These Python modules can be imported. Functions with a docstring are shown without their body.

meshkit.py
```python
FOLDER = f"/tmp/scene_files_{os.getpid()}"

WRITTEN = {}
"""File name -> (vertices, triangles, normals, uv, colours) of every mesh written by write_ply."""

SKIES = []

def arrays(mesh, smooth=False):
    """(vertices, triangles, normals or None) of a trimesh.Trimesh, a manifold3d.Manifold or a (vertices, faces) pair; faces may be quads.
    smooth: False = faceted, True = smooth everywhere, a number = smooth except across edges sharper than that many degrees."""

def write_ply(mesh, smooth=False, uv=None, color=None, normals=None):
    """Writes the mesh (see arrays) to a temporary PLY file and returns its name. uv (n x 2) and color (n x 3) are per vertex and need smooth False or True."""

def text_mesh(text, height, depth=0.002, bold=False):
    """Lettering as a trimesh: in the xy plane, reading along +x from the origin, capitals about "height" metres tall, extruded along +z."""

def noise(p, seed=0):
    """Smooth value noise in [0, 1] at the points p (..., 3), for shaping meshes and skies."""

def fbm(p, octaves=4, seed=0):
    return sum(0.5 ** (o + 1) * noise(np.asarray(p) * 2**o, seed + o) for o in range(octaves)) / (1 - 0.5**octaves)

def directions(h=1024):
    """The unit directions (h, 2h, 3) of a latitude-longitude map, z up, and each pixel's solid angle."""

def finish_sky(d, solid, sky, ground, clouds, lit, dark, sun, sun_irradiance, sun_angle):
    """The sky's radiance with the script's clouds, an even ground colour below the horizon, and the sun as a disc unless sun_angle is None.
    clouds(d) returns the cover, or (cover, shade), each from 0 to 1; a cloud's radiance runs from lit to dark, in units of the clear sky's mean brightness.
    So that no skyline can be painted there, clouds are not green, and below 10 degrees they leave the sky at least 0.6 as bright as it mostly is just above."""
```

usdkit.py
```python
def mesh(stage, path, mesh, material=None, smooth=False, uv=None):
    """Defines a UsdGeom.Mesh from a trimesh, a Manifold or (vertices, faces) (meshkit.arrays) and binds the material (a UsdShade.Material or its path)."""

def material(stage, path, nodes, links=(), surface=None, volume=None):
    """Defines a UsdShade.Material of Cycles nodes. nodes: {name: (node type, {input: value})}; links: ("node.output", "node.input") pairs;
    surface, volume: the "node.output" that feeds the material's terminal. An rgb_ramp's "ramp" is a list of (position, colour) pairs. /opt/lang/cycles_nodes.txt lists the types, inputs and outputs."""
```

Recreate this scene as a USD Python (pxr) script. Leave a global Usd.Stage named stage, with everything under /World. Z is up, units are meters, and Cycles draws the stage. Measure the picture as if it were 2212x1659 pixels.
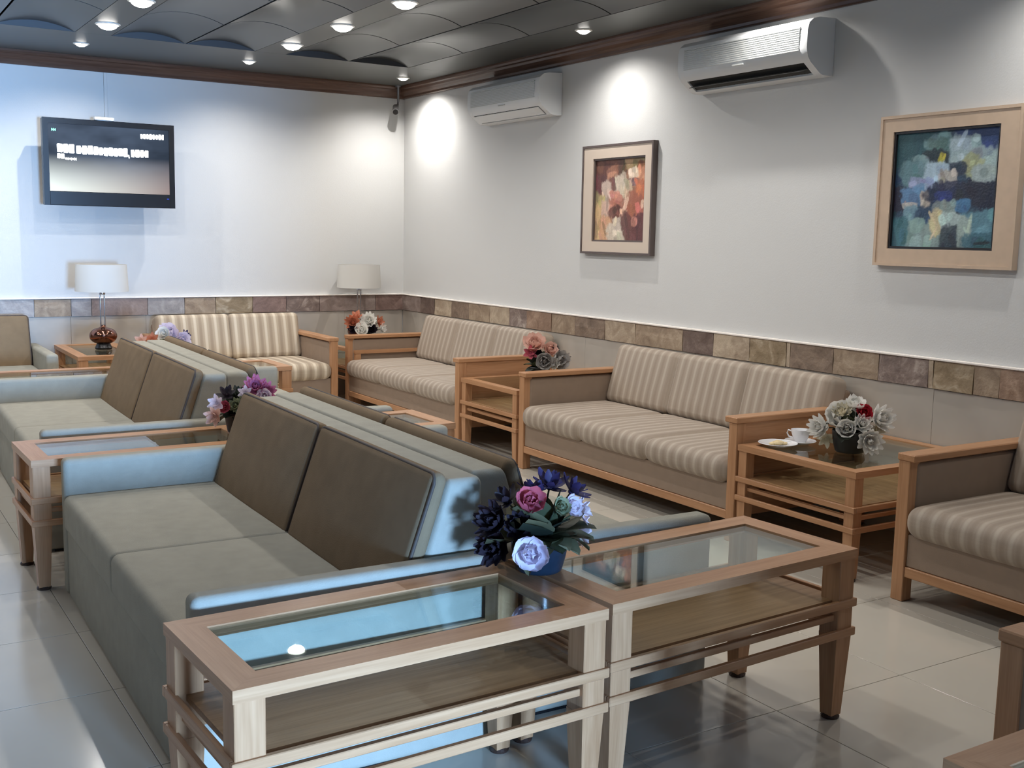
import math, random
import numpy as np
import trimesh
import usdkit, meshkit
from shapely.geometry import Polygon, box as sbox
from pxr import Usd, UsdGeom, UsdLux, UsdShade, Gf, Sdf, Vt

rng = random.Random(7)
nrg = np.random.default_rng(7)
stage = Usd.Stage.CreateInMemory()
UsdGeom.SetStageUpAxis(stage, UsdGeom.Tokens.z)
UsdGeom.SetStageMetersPerUnit(stage, 1.0)
UsdGeom.Xform.Define(stage, '/World')
UsdGeom.Scope.Define(stage, '/World/Looks')

# ------------------------------------------------------------------ camera
YAW, PITCH, ROLL, FPX = math.radians(31.9675), math.radians(7.6149), math.radians(-1.104), 2389.6
EYE = np.array([0.0, 0.0, 1.5])
fw = np.array([math.cos(PITCH) * math.sin(YAW), math.cos(PITCH) * math.cos(YAW), -math.sin(PITCH)])
rt = np.array([math.cos(YAW), -math.sin(YAW), 0.0])
dn = np.cross(fw, rt)
r2, d2 = rt * math.cos(ROLL) + dn * math.sin(ROLL), dn * math.cos(ROLL) - rt * math.sin(ROLL)
cam = UsdGeom.Camera.Define(stage, '/World/camera')
m = Gf.Matrix4d(*r2, 0, *(-d2), 0, *(-fw), 0, *EYE, 1)
cam.AddTransformOp().Set(m)
cam.CreateHorizontalApertureAttr(36.0)
cam.CreateFocalLengthAttr(36.0 * FPX / 2212)
cam.CreateClippingRangeAttr(Gf.Vec2f(0.05, 200))
cam.CreateExposureAttr(-0.4)

# ------------------------------------------------------------------ light levels
DAY = 700.0            # daylight through the glazed front
DAY_COL = (0.37, 0.59, 1.08)
SKY = 0.6
SPOT = 8.6           # ceiling downlights
WASH = 18.0           # small wall washers
WARM = (1.0, 0.965, 0.925)

dome = UsdLux.DomeLight.Define(stage, '/World/sky')
dome.CreateIntensityAttr(SKY)
dome.CreateColorAttr(Gf.Vec3f(0.62, 0.8, 1.0))
day = UsdLux.RectLight.Define(stage, '/World/daylight')
day.CreateWidthAttr(2.0)
day.CreateHeightAttr(1.35)
day.CreateIntensityAttr(DAY)
day.CreateColorAttr(Gf.Vec3f(*DAY_COL))
# stands outside the front window (y = -7.25), shining in along +y
day.AddTransformOp().Set(Gf.Matrix4d(1, 0, 0, 0, 0, 0, 1, 0, 0, -1, 0, 0, 1.2, -7.25, 0.975, 1))


def lin(r, g, b):
    f = lambda c: (c / 255) / 12.92 if c / 255 < 0.04045 else ((c / 255 + 0.055) / 1.055) ** 2.4
    return (f(r), f(g), f(b))


# ------------------------------------------------------------------ materials
M = {}


def mat(name, nodes, links, surface):
    M[name] = usdkit.material(stage, '/World/Looks/' + name, nodes, links, surface=surface)
    return M[name]


def plain(name, col, rough=0.5, metal=0.0, var=0.0, scale=8.0, bump=0.0, bscale=200.0, **kw):
    nodes = {'p': ('principled_bsdf', {'base_color': col, 'roughness': rough, 'metallic': metal, **kw})}
    links = []
    if var or bump:
        nodes['tc'] = ('texture_coordinate', {})
    if var:
        nodes['n'] = ('noise_texture', {'scale': scale, 'detail': 4.0})
        a, b = tuple(c * (1 - var) for c in col), tuple(min(1, c * (1 + var)) for c in col)
        nodes['r'] = ('rgb_ramp', {'ramp': [(0.25, a), (0.75, b)]})
        links += [('tc.object', 'n.vector'), ('n.fac', 'r.fac'), ('r.color', 'p.base_color')]
    if bump:
        nodes['bn'] = ('noise_texture', {'scale': bscale, 'detail': 3.0})
        nodes['b'] = ('bump', {'strength': bump, 'distance': 0.002})
        links += [('tc.object', 'bn.vector'), ('bn.fac', 'b.height'), ('b.normal', 'p.normal')]
    return mat(name, nodes, links, 'p.BSDF')


def wood(name, axis, c1, c2, rough=0.32):
    sc = [38.0, 38.0, 38.0]
    sc['xyz'.index(axis)] = 2.2
    fine = [180.0, 180.0, 180.0]
    fine['xyz'.index(axis)] = 6.0
    nodes = {'tc': ('texture_coordinate', {}), 'm': ('mapping', {'scale': tuple(sc)}), 'm2': ('mapping', {'scale': tuple(fine)}),
             'n': ('noise_texture', {'scale': 1.0, 'detail': 4.0, 'distortion': 0.6}), 'n2': ('noise_texture', {'scale': 1.0, 'detail': 2.0}),
             'x': ('mix_float', {'fac': 0.35}), 'r': ('rgb_ramp', {'ramp': [(0.28, c1), (0.5, tuple((a + b) / 2 for a, b in zip(c1, c2))), (0.72, c2)]}),
             'p': ('principled_bsdf', {'roughness': rough, 'specular_ior_level': 0.2})}
    mat(name, nodes, [('tc.object', 'm.vector'), ('tc.object', 'm2.vector'), ('m.vector', 'n.vector'), ('m2.vector', 'n2.vector'), ('n.fac', 'x.a'), ('n2.fac', 'x.b'),
                      ('x.result', 'r.fac'), ('r.color', 'p.base_color')], 'p.BSDF')


for ax in 'xyz':
    wood('wood_' + ax, ax, lin(162, 117, 82), lin(192, 147, 110))
wood('shelf_wood', 'x', lin(136, 100, 68), lin(176, 138, 102), 0.4)
wood('cornice_wood', 'y', lin(72, 52, 43), lin(102, 78, 66), 0.18)
wood('cornice_wood_x', 'x', lin(72, 52, 43), lin(102, 78, 66), 0.18)

plain('wall_paint', lin(206, 206, 204), 0.75, bump=0.25, bscale=120)
plain('white_plaster', lin(238, 230, 222), 0.6)
plain('wainscot', lin(174, 166, 155), 0.5, var=0.08, scale=5)
plain('ceiling_dark', lin(40, 42, 46), 0.9)
plain('ceiling_grey', lin(64, 66, 66), 0.33, var=0.05, scale=1.5)
plain('ceiling_strip', lin(76, 77, 75), 0.4)
plain('white_plastic', lin(226, 228, 228), 0.35)
plain('grille_grey', lin(206, 208, 205), 0.35)
plain('slot_dark', lin(42, 42, 40), 0.6)
plain('vane_grey', lin(98, 98, 94), 0.5)
plain('grey_metal', lin(150, 150, 150), 0.35, 0.7)
plain('black_plastic', lin(18, 18, 21), 0.28)
plain('white_rim', lin(230, 228, 222), 0.4)
plain('floor_tile', lin(200, 193, 180), 0.16, var=0.05, scale=2.2)
plain('grout', lin(120, 112, 102), 0.8)
plain('porcelain', lin(240, 240, 242), 0.15)
plain('biscuit', lin(226, 205, 160), 0.8, var=0.15, scale=60)
plain('velvet', lin(156, 153, 141), 0.9, var=0.07, scale=14, bump=0.35, bscale=260, specular_ior_level=0.25)
plain('velvet_brown', lin(122, 103, 80), 0.9, var=0.09, scale=12, bump=0.35, bscale=260, specular_ior_level=0.2)
plain('piping_dark', lin(70, 58, 50), 0.7)
plain('taupe', lin(144, 124, 106), 0.7, var=0.05, scale=20, bump=0.4, bscale=420)
plain('copper', lin(134, 92, 78), 0.13, 1.0)
plain('chrome', lin(190, 190, 195), 0.12, 1.0)
plain('shade_white', lin(206, 204, 198), 0.8)
plain('frame_beige', lin(196, 172, 148), 0.45, var=0.06, scale=20)
plain('frame_taupe', lin(92, 80, 76), 0.45)
plain('mat_cream', lin(206, 190, 174), 0.6)
plain('frame_black', lin(30, 26, 28), 0.4)

# striped upholstery: stripes run front to back, across the width
def striped(name, scale, ramp):
    mat(name, {'tc': ('texture_coordinate', {}), 'w': ('wave_texture', {'scale': scale, 'bands_direction': 'x', 'detail': 0.0}),
                'w2': ('wave_texture', {'scale': scale * 3, 'bands_direction': 'x', 'detail': 0.0}), 'x': ('mix_float', {'fac': 0.28}),
                'r': ('rgb_ramp', {'ramp': ramp}),
                'bn': ('noise_texture', {'scale': 420.0, 'detail': 2.0}), 'b': ('bump', {'strength': 0.3, 'distance': 0.002}),
                'p': ('principled_bsdf', {'roughness': 0.62, 'sheen_weight': 0.15})},
    [('tc.object', 'w.vector'), ('tc.object', 'w2.vector'), ('w.fac', 'x.a'), ('w2.fac', 'x.b'), ('x.result', 'r.fac'), ('r.color', 'p.base_color'),
     ('tc.object', 'bn.vector'), ('bn.fac', 'b.height'), ('b.normal', 'p.normal')], 'p.BSDF')


striped('stripes', 4.5, [(0.1, lin(148, 132, 115)), (0.45, lin(154, 138, 121)), (0.62, lin(167, 152, 135)), (0.9, lin(176, 162, 146))])
striped('stripes_cream', 3.6, [(0.1, lin(156, 138, 116)), (0.45, lin(166, 148, 125)), (0.6, lin(190, 174, 150)), (0.9, lin(206, 192, 170))])

# clear pane: light passes, the surface mirrors at a slant
mat('glass', {'lw': ('layer_weight', {}), 'pw': ('math', {'math_type': 'power', 'value2': 4.5}), 'f': ('math', {'math_type': 'multiply_add', 'value2': 0.7, 'value3': 0.03}), 't': ('transparent_bsdf', {'color': (0.88, 0.95, 0.93)}), 'g': ('glossy_bsdf', {'color': (1, 1, 1), 'roughness': 0.01}),
              'mx': ('mix_closure', {})}, [('lw.facing', 'pw.value1'), ('pw.value', 'f.value1'), ('f.value', 'mx.fac'), ('t.BSDF', 'mx.closure1'), ('g.BSDF', 'mx.closure2')], 'mx.closure')
mat('lamp_lens', {'e': ('emission', {'color': (1.0, 0.96, 0.9), 'strength': 7.0}), 't': ('transparent_bsdf', {}), 'ad': ('add_closure', {})},
    [('e.emission', 'ad.closure1'), ('t.BSDF', 'ad.closure2')], 'ad.closure')
mat('screen_glow', {'a': ('attribute', {'attribute': 'paint'}), 'e': ('emission', {'strength': 1.0})}, [('a.color', 'e.color')], 'e.emission')
mat('screen_text', {'e': ('emission', {'color': (0.9, 0.97, 1.0), 'strength': 4.0})}, [], 'e.emission')
mat('screen_green', {'e': ('emission', {'color': (0.35, 1.0, 0.8), 'strength': 2.0})}, [], 'e.emission')
mat('led_blue', {'e': ('emission', {'color': (0.05, 0.12, 1.0), 'strength': 1.2})}, [], 'e.emission')
mat('paint', {'a': ('attribute', {'attribute': 'paint'}), 'tc': ('texture_coordinate', {}), 'bn': ('noise_texture', {'scale': 90.0, 'detail': 3.0}), 'b': ('bump', {'strength': 0.5, 'distance': 0.004}),
              'p': ('principled_bsdf', {'roughness': 0.5})},
    [('a.color', 'p.base_color'), ('tc.object', 'bn.vector'), ('bn.fac', 'b.height'), ('b.normal', 'p.normal')], 'p.BSDF')


def stone(name, c1, c2, c3):
    mat(name, {'tc': ('texture_coordinate', {}), 'n': ('noise_texture', {'scale': 6.5, 'detail': 7.0, 'roughness': 0.62, 'distortion': 1.6}),
               'r': ('rgb_ramp', {'ramp': [(0.3, c1), (0.5, c2), (0.68, c3)]}), 'bn': ('noise_texture', {'scale': 45.0, 'detail': 6.0}), 'b': ('bump', {'strength': 0.6, 'distance': 0.006}),
               'p': ('principled_bsdf', {'roughness': 0.6})},
        [('tc.object', 'n.vector'), ('n.fac', 'r.fac'), ('r.color', 'p.base_color'), ('tc.object', 'bn.vector'), ('bn.fac', 'b.height'), ('b.normal', 'p.normal')], 'p.BSDF')


stone('slate_mauve', lin(122, 105, 98), lin(143, 126, 118), lin(162, 146, 137))
stone('slate_dark', lin(86, 70, 62), lin(106, 88, 79), lin(128, 110, 99))
stone('slate_beige', lin(148, 129, 108), lin(170, 152, 130), lin(190, 173, 150))
stone('slate_tan', lin(128, 109, 90), lin(152, 132, 110), lin(174, 155, 132))
stone('slate_brown', lin(104, 87, 73), lin(128, 109, 93), lin(150, 131, 112))
stone('slate_marble', lin(100, 84, 78), lin(130, 113, 104), lin(182, 167, 155))
stone('slate_olive', lin(120, 102, 76), lin(148, 129, 102), lin(182, 166, 142))
stone('slate_rust', lin(126, 101, 83), lin(148, 121, 101), lin(172, 146, 124))
stone('slate_grey', lin(134, 128, 126), lin(152, 146, 143), lin(172, 166, 162))
stone('slate_red', lin(112, 90, 82), lin(134, 110, 101), lin(156, 132, 121))


def petal(name, col, tr=0.3):
    mat(name, {'d': ('principled_bsdf', {'base_color': col, 'roughness': 0.6}), 't': ('translucent_bsdf', {'color': col}), 'mx': ('mix_closure', {'fac': tr})},
        [('d.BSDF', 'mx.closure1'), ('t.BSDF', 'mx.closure2')], 'mx.closure')


for nm, c in dict(petal_lilac=(232, 220, 232), petal_pink=(196, 96, 112), petal_purple=(54, 44, 84), petal_dark=(46, 36, 46), petal_white=(240, 238, 232), petal_cream=(222, 214, 190),
                  petal_red=(188, 44, 58), petal_orange=(200, 128, 98), petal_grey=(172, 168, 164), petal_blush=(226, 186, 170), petal_magenta=(196, 122, 160), petal_green=(150, 156, 124),
                  leaf_green=(66, 72, 48), leaf_dark=(36, 44, 34), leaf_olive=(104, 102, 76)).items():
    petal(nm, lin(*c))
plain('pot_blue', lin(24, 38, 52), 0.2, var=0.2, scale=40)
plain('pot_brown', lin(58, 40, 32), 0.4)
plain('pot_dark', lin(30, 28, 27), 0.4)
plain('stem_green', lin(52, 62, 40), 0.6)
plain('ground_grey', lin(150, 146, 140), 0.9)

# ------------------------------------------------------------------ scene helpers
used = {}


def numbered(parent, name):
    k = (parent, name)
    n = used.get(k, -1) + 1
    used[k] = n
    return f'{parent}/{name}' + (f'_{n:03d}' if n else '')


def say(prim, **kw):
    for k, v in kw.items():
        if v:
            prim.SetCustomDataByKey(k, v)


def thing(name, label, cat, loc=(0, 0, 0), rz=0.0, group=None, rx=0.0, kind=None):
    x = UsdGeom.Xform.Define(stage, numbered('/World', name))
    x.AddTranslateOp().Set(Gf.Vec3d(*map(float, loc)))
    if rz:
        x.AddRotateZOp().Set(float(rz))
    if rx:
        x.AddRotateXOp().Set(float(rx))
    say(x.GetPrim(), label=label, category=cat, group=group, kind=kind)
    return str(x.GetPath())


def part(parent, name, mesh, material, smooth=False, label=None, kind=None):
    p = numbered(parent, name)
    o = usdkit.mesh(stage, p, mesh, M[material], smooth=smooth)
    say(o.GetPrim(), label=label, kind=kind)
    return p


def struct(name, mesh, material, label, cat):
    p = numbered('/World', name)
    o = usdkit.mesh(stage, p, mesh, M[material])
    say(o.GetPrim(), label=label, category=cat, kind='structure')
    return p


def dup(src, name, label, loc, rz, group=None):
    was = stage.GetPrimAtPath(src).GetCustomData()
    x = UsdGeom.Xform.Define(stage, numbered('/World', name))
    p = x.GetPrim()
    p.GetReferences().AddInternalReference(src)
    p.SetInstanceable(True)
    x.ClearXformOpOrder()
    x.AddTranslateOp().Set(Gf.Vec3d(*map(float, loc)))
    x.AddRotateZOp().Set(float(rz))
    say(p, label=label, category=was.get('category'), group=group or was.get('group'))
    return str(x.GetPath())


# ------------------------------------------------------------------ mesh helpers
def T(mesh, x=0, y=0, z=0):
    mesh.apply_translation((x, y, z))
    return mesh


def rot(mesh, deg, axis, about=(0, 0, 0)):
    mesh.apply_transform(trimesh.transformations.rotation_matrix(math.radians(deg), axis, about))
    return mesh


def cat(*ms):
    return trimesh.util.concatenate(list(ms))


def bar(x0, x1, y0, y1, z0, z1, c=0.003):
    """A box with chamfered edges."""
    h = np.array([x1 - x0, y1 - y0, z1 - z0]) / 2
    c = min(c, h.min() * 0.45)
    pts = []
    for sx in (-1, 1):
        for sy in (-1, 1):
            for sz in (-1, 1):
                s = np.array([sx, sy, sz])
                for k in range(3):
                    p = s * (h - c)
                    p[k] = s[k] * h[k]
                    pts.append(p)
    mh = trimesh.convex.convex_hull(np.array(pts))
    return T(mh, (x0 + x1) / 2, (y0 + y1) / 2, (z0 + z1) / 2)


def plank(x0, x1, y0, y1, z0, z1):
    return T(trimesh.creation.box((x1 - x0, y1 - y0, z1 - z0)), (x0 + x1) / 2, (y0 + y1) / 2, (z0 + z1) / 2)


def rbox(sx, sy, sz, r, k=3, n=6):
    """A box with rounded edges, centred on the origin."""
    h = np.array([sx, sy, sz]) / 2
    r = min(r, h.min() * 0.98)

    def axis(a):
        e = np.linspace(0, r, k + 1)
        i = np.linspace(-a + r, a - r, n + 1)
        return np.unique(np.round(np.concatenate([-a + e, i, a - e]), 7))
    ax = [axis(a) for a in h]
    vs, fs, o = [], [], 0
    for d in range(3):
        u, v = (d + 1) % 3, (d + 2) % 3
        U, V = np.meshgrid(ax[u], ax[v], indexing='ij')
        for s in (-1, 1):
            p = np.zeros(U.shape + (3,))
            p[..., u], p[..., v], p[..., d] = U, V, s * h[d]
            idx = np.arange(U.size).reshape(U.shape) + o
            q = np.stack([idx[:-1, :-1], idx[1:, :-1], idx[1:, 1:], idx[:-1, 1:]], -1).reshape(-1, 4)
            if s < 0:
                q = q[:, ::-1]
            vs.append(p.reshape(-1, 3)); fs.append(q); o += U.size
    v, f = np.vstack(vs), np.vstack(fs)
    f = np.vstack([f[:, [0, 1, 2]], f[:, [0, 2, 3]]])
    inner = np.clip(v, -(h - r), h - r)
    d = v - inner
    L = np.linalg.norm(d, axis=1, keepdims=True)
    v = np.where(L > 1e-9, inner + d / np.maximum(L, 1e-9) * r, v)
    mh = trimesh.Trimesh(v, f, process=False)
    mh.merge_vertices(digits_vertex=6)
    return mh


def puff(mesh, axis, amount, wob=0.0, seed=0):
    v = mesh.vertices.copy()
    h = np.abs(v).max(0)
    o = [a for a in range(3) if a != axis]
    w = np.clip(1 - (v[:, o[0]] / h[o[0]]) ** 4, 0, 1) * np.clip(1 - (v[:, o[1]] / h[o[1]]) ** 4, 0, 1)
    v[:, axis] += np.sign(v[:, axis]) * amount * w * (np.abs(v[:, axis]) / h[axis])
    if wob:
        v[:, axis] += wob * (meshkit.fbm(v * 6 + seed * 7.3, 3, seed) - 0.5) * w
    mesh.vertices = v
    return mesh


def extrude(poly, length, axis='y', start=0.0):
    """A closed outline in the other two axes (x,z for y; y,z for x; x,y for z), extruded along AXIS."""
    P = Polygon(poly) if not isinstance(poly, Polygon) else poly
    e = trimesh.creation.extrude_polygon(P, length, engine='earcut')
    v = e.vertices.copy()
    if axis == 'y':
        e.vertices = np.stack([v[:, 0], v[:, 2] + start, v[:, 1]], 1); e.invert()
    elif axis == 'x':
        e.vertices = np.stack([v[:, 2] + start, v[:, 0], v[:, 1]], 1)
    else:
        e.vertices = v + [0, 0, start]
    return e


def tube(path, r, n=8, closed=False):
    p = np.asarray(path, float)
    t = (np.roll(p, -1, 0) - np.roll(p, 1, 0)) if closed else np.gradient(p, axis=0)
    t /= np.maximum(np.linalg.norm(t, axis=1, keepdims=True), 1e-9)
    up = np.array([0.13, 0.31, 0.94])
    a = np.cross(t, up); a /= np.linalg.norm(a, axis=1, keepdims=True)
    b = np.cross(t, a)
    th = np.arange(n) / n * 2 * np.pi
    r = np.broadcast_to(r, len(p))
    v = p[:, None] + (np.cos(th)[None, :, None] * a[:, None] + np.sin(th)[None, :, None] * b[:, None]) * r[:, None, None]
    f, m = [], len(p)
    for i in range(m if closed else m - 1):
        j = (i + 1) % m
        for k in range(n):
            q = (k + 1) % n
            f += [(i * n + k, j * n + k, j * n + q), (i * n + k, j * n + q, i * n + q)]
    vv = v.reshape(-1, 3)
    if not closed:
        c0, c1 = len(vv), len(vv) + 1
        vv = np.vstack([vv, p[0], p[-1]])
        for k in range(n):
            q = (k + 1) % n
            f += [(c0, k, q), (c1, (m - 1) * n + q, (m - 1) * n + k)]
    mh = trimesh.Trimesh(vv, np.array(f), process=False)
    mh.fix_normals()
    return mh


def lathe(profile, n=32):
    return trimesh.creation.revolve(np.array(profile, float), sections=n)


def ring(x0, x1, y0, y1, w):
    return Polygon([(x0, y0), (x1, y0), (x1, y1), (x0, y1)], [[(x0 + w, y0 + w), (x0 + w, y1 - w), (x1 - w, y1 - w), (x1 - w, y0 + w)]])


# ------------------------------------------------------------------ the room
WX, WY, CZ = 4.72, 9.56, 2.85
XL, YF = -4.0, -7.0
struct('wall_right', plank(WX, WX + 0.15, YF, WY + 0.15, 0, 3.1), 'wall_paint', 'long white wall with the two framed pictures and wall air conditioners', 'wall')
struct('wall_back', plank(XL, WX, WY, WY + 0.15, 0, 3.1), 'wall_paint', 'white end wall behind the hanging television', 'wall')
struct('wall_left', plank(XL - 0.15, XL, YF, WY + 0.15, 0, 3.1), 'wall_paint', 'plain white wall beyond the left edge of the view', 'wall')
wf = cat(plank(XL, 0.2, YF - 0.15, YF, 0, 3.1), plank(2.2, WX, YF - 0.15, YF, 0, 3.1), plank(0.2, 2.2, YF - 0.15, YF, 0, 0.3), plank(0.2, 2.2, YF - 0.15, YF, 1.65, 3.1))
struct('wall_front', wf, 'wall_paint', 'white wall behind the viewer around the wide window', 'wall')
pw = cat(plank(1.6, WX, -1.12, -1.0, 0, 3.0), plank(XL, -0.6, -1.12, -1.0, 0, 3.0), plank(-0.6, 1.6, -1.12, -1.0, 2.6, 3.0))
struct('wall_entrance', pw, 'wall_paint', 'white partition with a wide entrance opening just behind the viewer', 'wall')
w1 = thing('window_1', 'wide glazed window behind the viewer with a pale frame', 'window', (1.2, YF - 0.07, 0.3), kind='structure')
part(w1, 'frame', extrude(ring(-1.0, 1.0, 0, 1.35, 0.06), 0.06, 'y', -0.03), 'white_plastic')
part(w1, 'mullion', plank(-0.025, 0.025, -0.03, 0.03, 0.06, 1.29), 'white_plastic')
part(w1, 'pane', plank(-0.94, -0.025, -0.003, 0.003, 0.06, 1.29), 'glass')
part(w1, 'pane', plank(0.025, 0.94, -0.003, 0.003, 0.06, 1.29), 'glass')

# floor: slab and the polished tiles that can be told apart
fl = thing('floor', 'polished beige stone tile floor between the sofas', 'floor', kind='structure')
part(fl, 'slab', plank(XL, WX, YF, WY, -0.1, -0.006), 'grout')
TS = 0.6
xs = [3.14 + TS * k for k in range(-7, 4)]
ys = [2.42 + TS * k for k in range(-3, 13)]
rest = []
for i in range(-13, 4):
    for j in range(-16, 13):
        x0, y0 = 3.14 + TS * i, 2.42 + TS * j
        x1, y1 = min(x0 + TS, WX), min(y0 + TS, WY)
        x0, y0 = max(x0, XL), max(y0, YF)
        if x1 - x0 < 0.02 or y1 - y0 < 0.02:
            continue
        t = bar(x0 + 0.0012, x1 - 0.0012, y0 + 0.0012, y1 - 0.0012, -0.008, 0.0, 0.0008)
        if x0 > -0.6 and y0 > 0.5 and (x0 + 0.3) < 0.75 * (y1) + 2.6 and not (x0 < 0.0 and y0 < 2.0):
            part(fl, 'tile', t, 'floor_tile')
        else:
            rest.append(t)
part(fl, 'tiles', cat(*rest), 'floor_tile', kind='stuff')

# wainscot, slate band and ledge along the two walls (pieces belong to the wall trim)
trim_back = thing('trim_1', 'slate stone border and grey tiled dado below the television', 'wall trim', kind='structure')
trim_right = thing('trim_2', 'slate stone border and grey tiled dado below the pictures', 'wall trim', kind='structure')
ZB0, ZB1 = 0.782, 0.924


def slate(w, seed):
    """Riven face: local x 0..w, z 0..h, face towards -y."""
    h = ZB1 - ZB0
    n1, n2 = 5, 3
    X, Z = np.meshgrid(np.linspace(0.002, w - 0.002, n1), np.linspace(0.001, h - 0.001, n2), indexing='ij')
    d = 0.016 + 0.008 * meshkit.noise(np.stack([X * 9, Z * 14, X * 0 + seed * 3.1], -1), seed)
    front = np.stack([X, -d, Z], -1).reshape(-1, 3)
    back = np.stack([X, X * 0, Z], -1).reshape(-1, 3)
    idx = np.arange(n1 * n2).reshape(n1, n2)
    q = np.stack([idx[:-1, :-1], idx[1:, :-1], idx[1:, 1:], idx[:-1, 1:]], -1).reshape(-1, 4)
    f = [q]
    o = n1 * n2
    edge = [idx[:, 0], idx[-1, :], idx[::-1, -1], idx[0, ::-1]]
    for e in edge:
        f.append(np.stack([e[:-1] + o, e[1:] + o, e[1:], e[:-1]], -1))
    f = np.vstack(f)
    return trimesh.Trimesh(np.vstack([front, back]), np.vstack([f[:, [0, 1, 2]], f[:, [0, 2, 3]]]), process=False)


bw = [(0.3, 0.62, 'brown'), (0.62, 1.0, 'grey'), (1.0, 1.43, 'grey'), (1.43, 1.71, 'tan'), (1.71, 1.87, 'grey'), (1.87, 2.32, 'mauve'), (2.32, 2.63, 'grey'), (2.63, 2.9, 'tan'), (2.9, 3.23, 'olive'),
      (3.23, 3.54, 'red'), (3.54, 3.86, 'marble'), (3.86, 4.42, 'mauve'), (4.42, 4.715, 'red')]
kinds = ['grey', 'tan', 'mauve', 'beige', 'brown', 'rust', 'red', 'olive']
bw += [(0.3 - 0.33 * (k + 1), 0.3 - 0.33 * k, kinds[(k * 3) % 8]) for k in range(12)]
for k, (a, b, c) in enumerate(bw):
    part(trim_back, 'stone', T(slate(b - a, k), a, WY - 0.001, ZB0), 'slate_' + c)
rw = [(9.16, 9.555, 'mauve'), (8.88, 9.16, 'dark'), (8.56, 8.88, 'beige'), (8.25, 8.56, 'brown'), (7.9, 8.25, 'tan'), (7.59, 7.9, 'beige'), (7.33, 7.59, 'marble'), (6.98, 7.33, 'rust'), (6.67, 6.98, 'tan'),
      (6.3, 6.67, 'brown'), (5.95, 6.3, 'beige'), (5.46, 5.95, 'tan'), (5.17, 5.46, 'dark'), (4.85, 5.17, 'beige'), (4.55, 4.85, 'olive'), (4.52, 4.55, 'beige'), (4.2, 4.52, 'brown'), (3.89, 4.2, 'tan'),
      (3.58, 3.89, 'marble'), (3.55, 3.58, 'beige'), (3.32, 3.55, 'olive'), (3.18, 3.32, 'tan'), (2.86, 3.18, 'rust'), (2.5, 2.86, 'brown'), (2.1, 2.5, 'beige')]
rw += [(2.1 - 0.34 * (k + 1), 2.1 - 0.34 * k, kinds[(k * 5 + 1) % 8]) for k in range(9)]
for k, (a, b, c) in enumerate(rw):
    s = rot(slate(b - a, k + 40), -90, (0, 0, 1))
    part(trim_right, 'stone', T(s, WX - 0.001, b, ZB0), 'slate_' + c)
for k in range(14):
    x1 = 4.705 - k * 0.6
    for z0, z1 in ((0.0, 0.388), (0.391, 0.78)):
        part(trim_back, 'dado_tile', bar(x1 - 0.5992, x1, WY - 0.012, WY - 0.001, z0, z1, 0.002), 'wainscot')
for k in range(17):
    y1 = 9.545 - k * 0.6
    for z0, z1 in ((0.0, 0.388), (0.391, 0.78)):
        part(trim_right, 'dado_tile', bar(WX - 0.012, WX - 0.001, y1 - 0.5992, y1, z0, z1, 0.001), 'wainscot')
part(trim_back, 'ledge', bar(-3.7, WX - 0.001, WY - 0.03, WY - 0.001, ZB1 + 0.001, ZB1 + 0.013, 0.003), 'white_plaster')
part(trim_right, 'ledge', bar(WX - 0.03, WX - 0.001, -0.97, WY - 0.03, ZB1 + 0.001, ZB1 + 0.013, 0.003), 'white_plaster')

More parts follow.
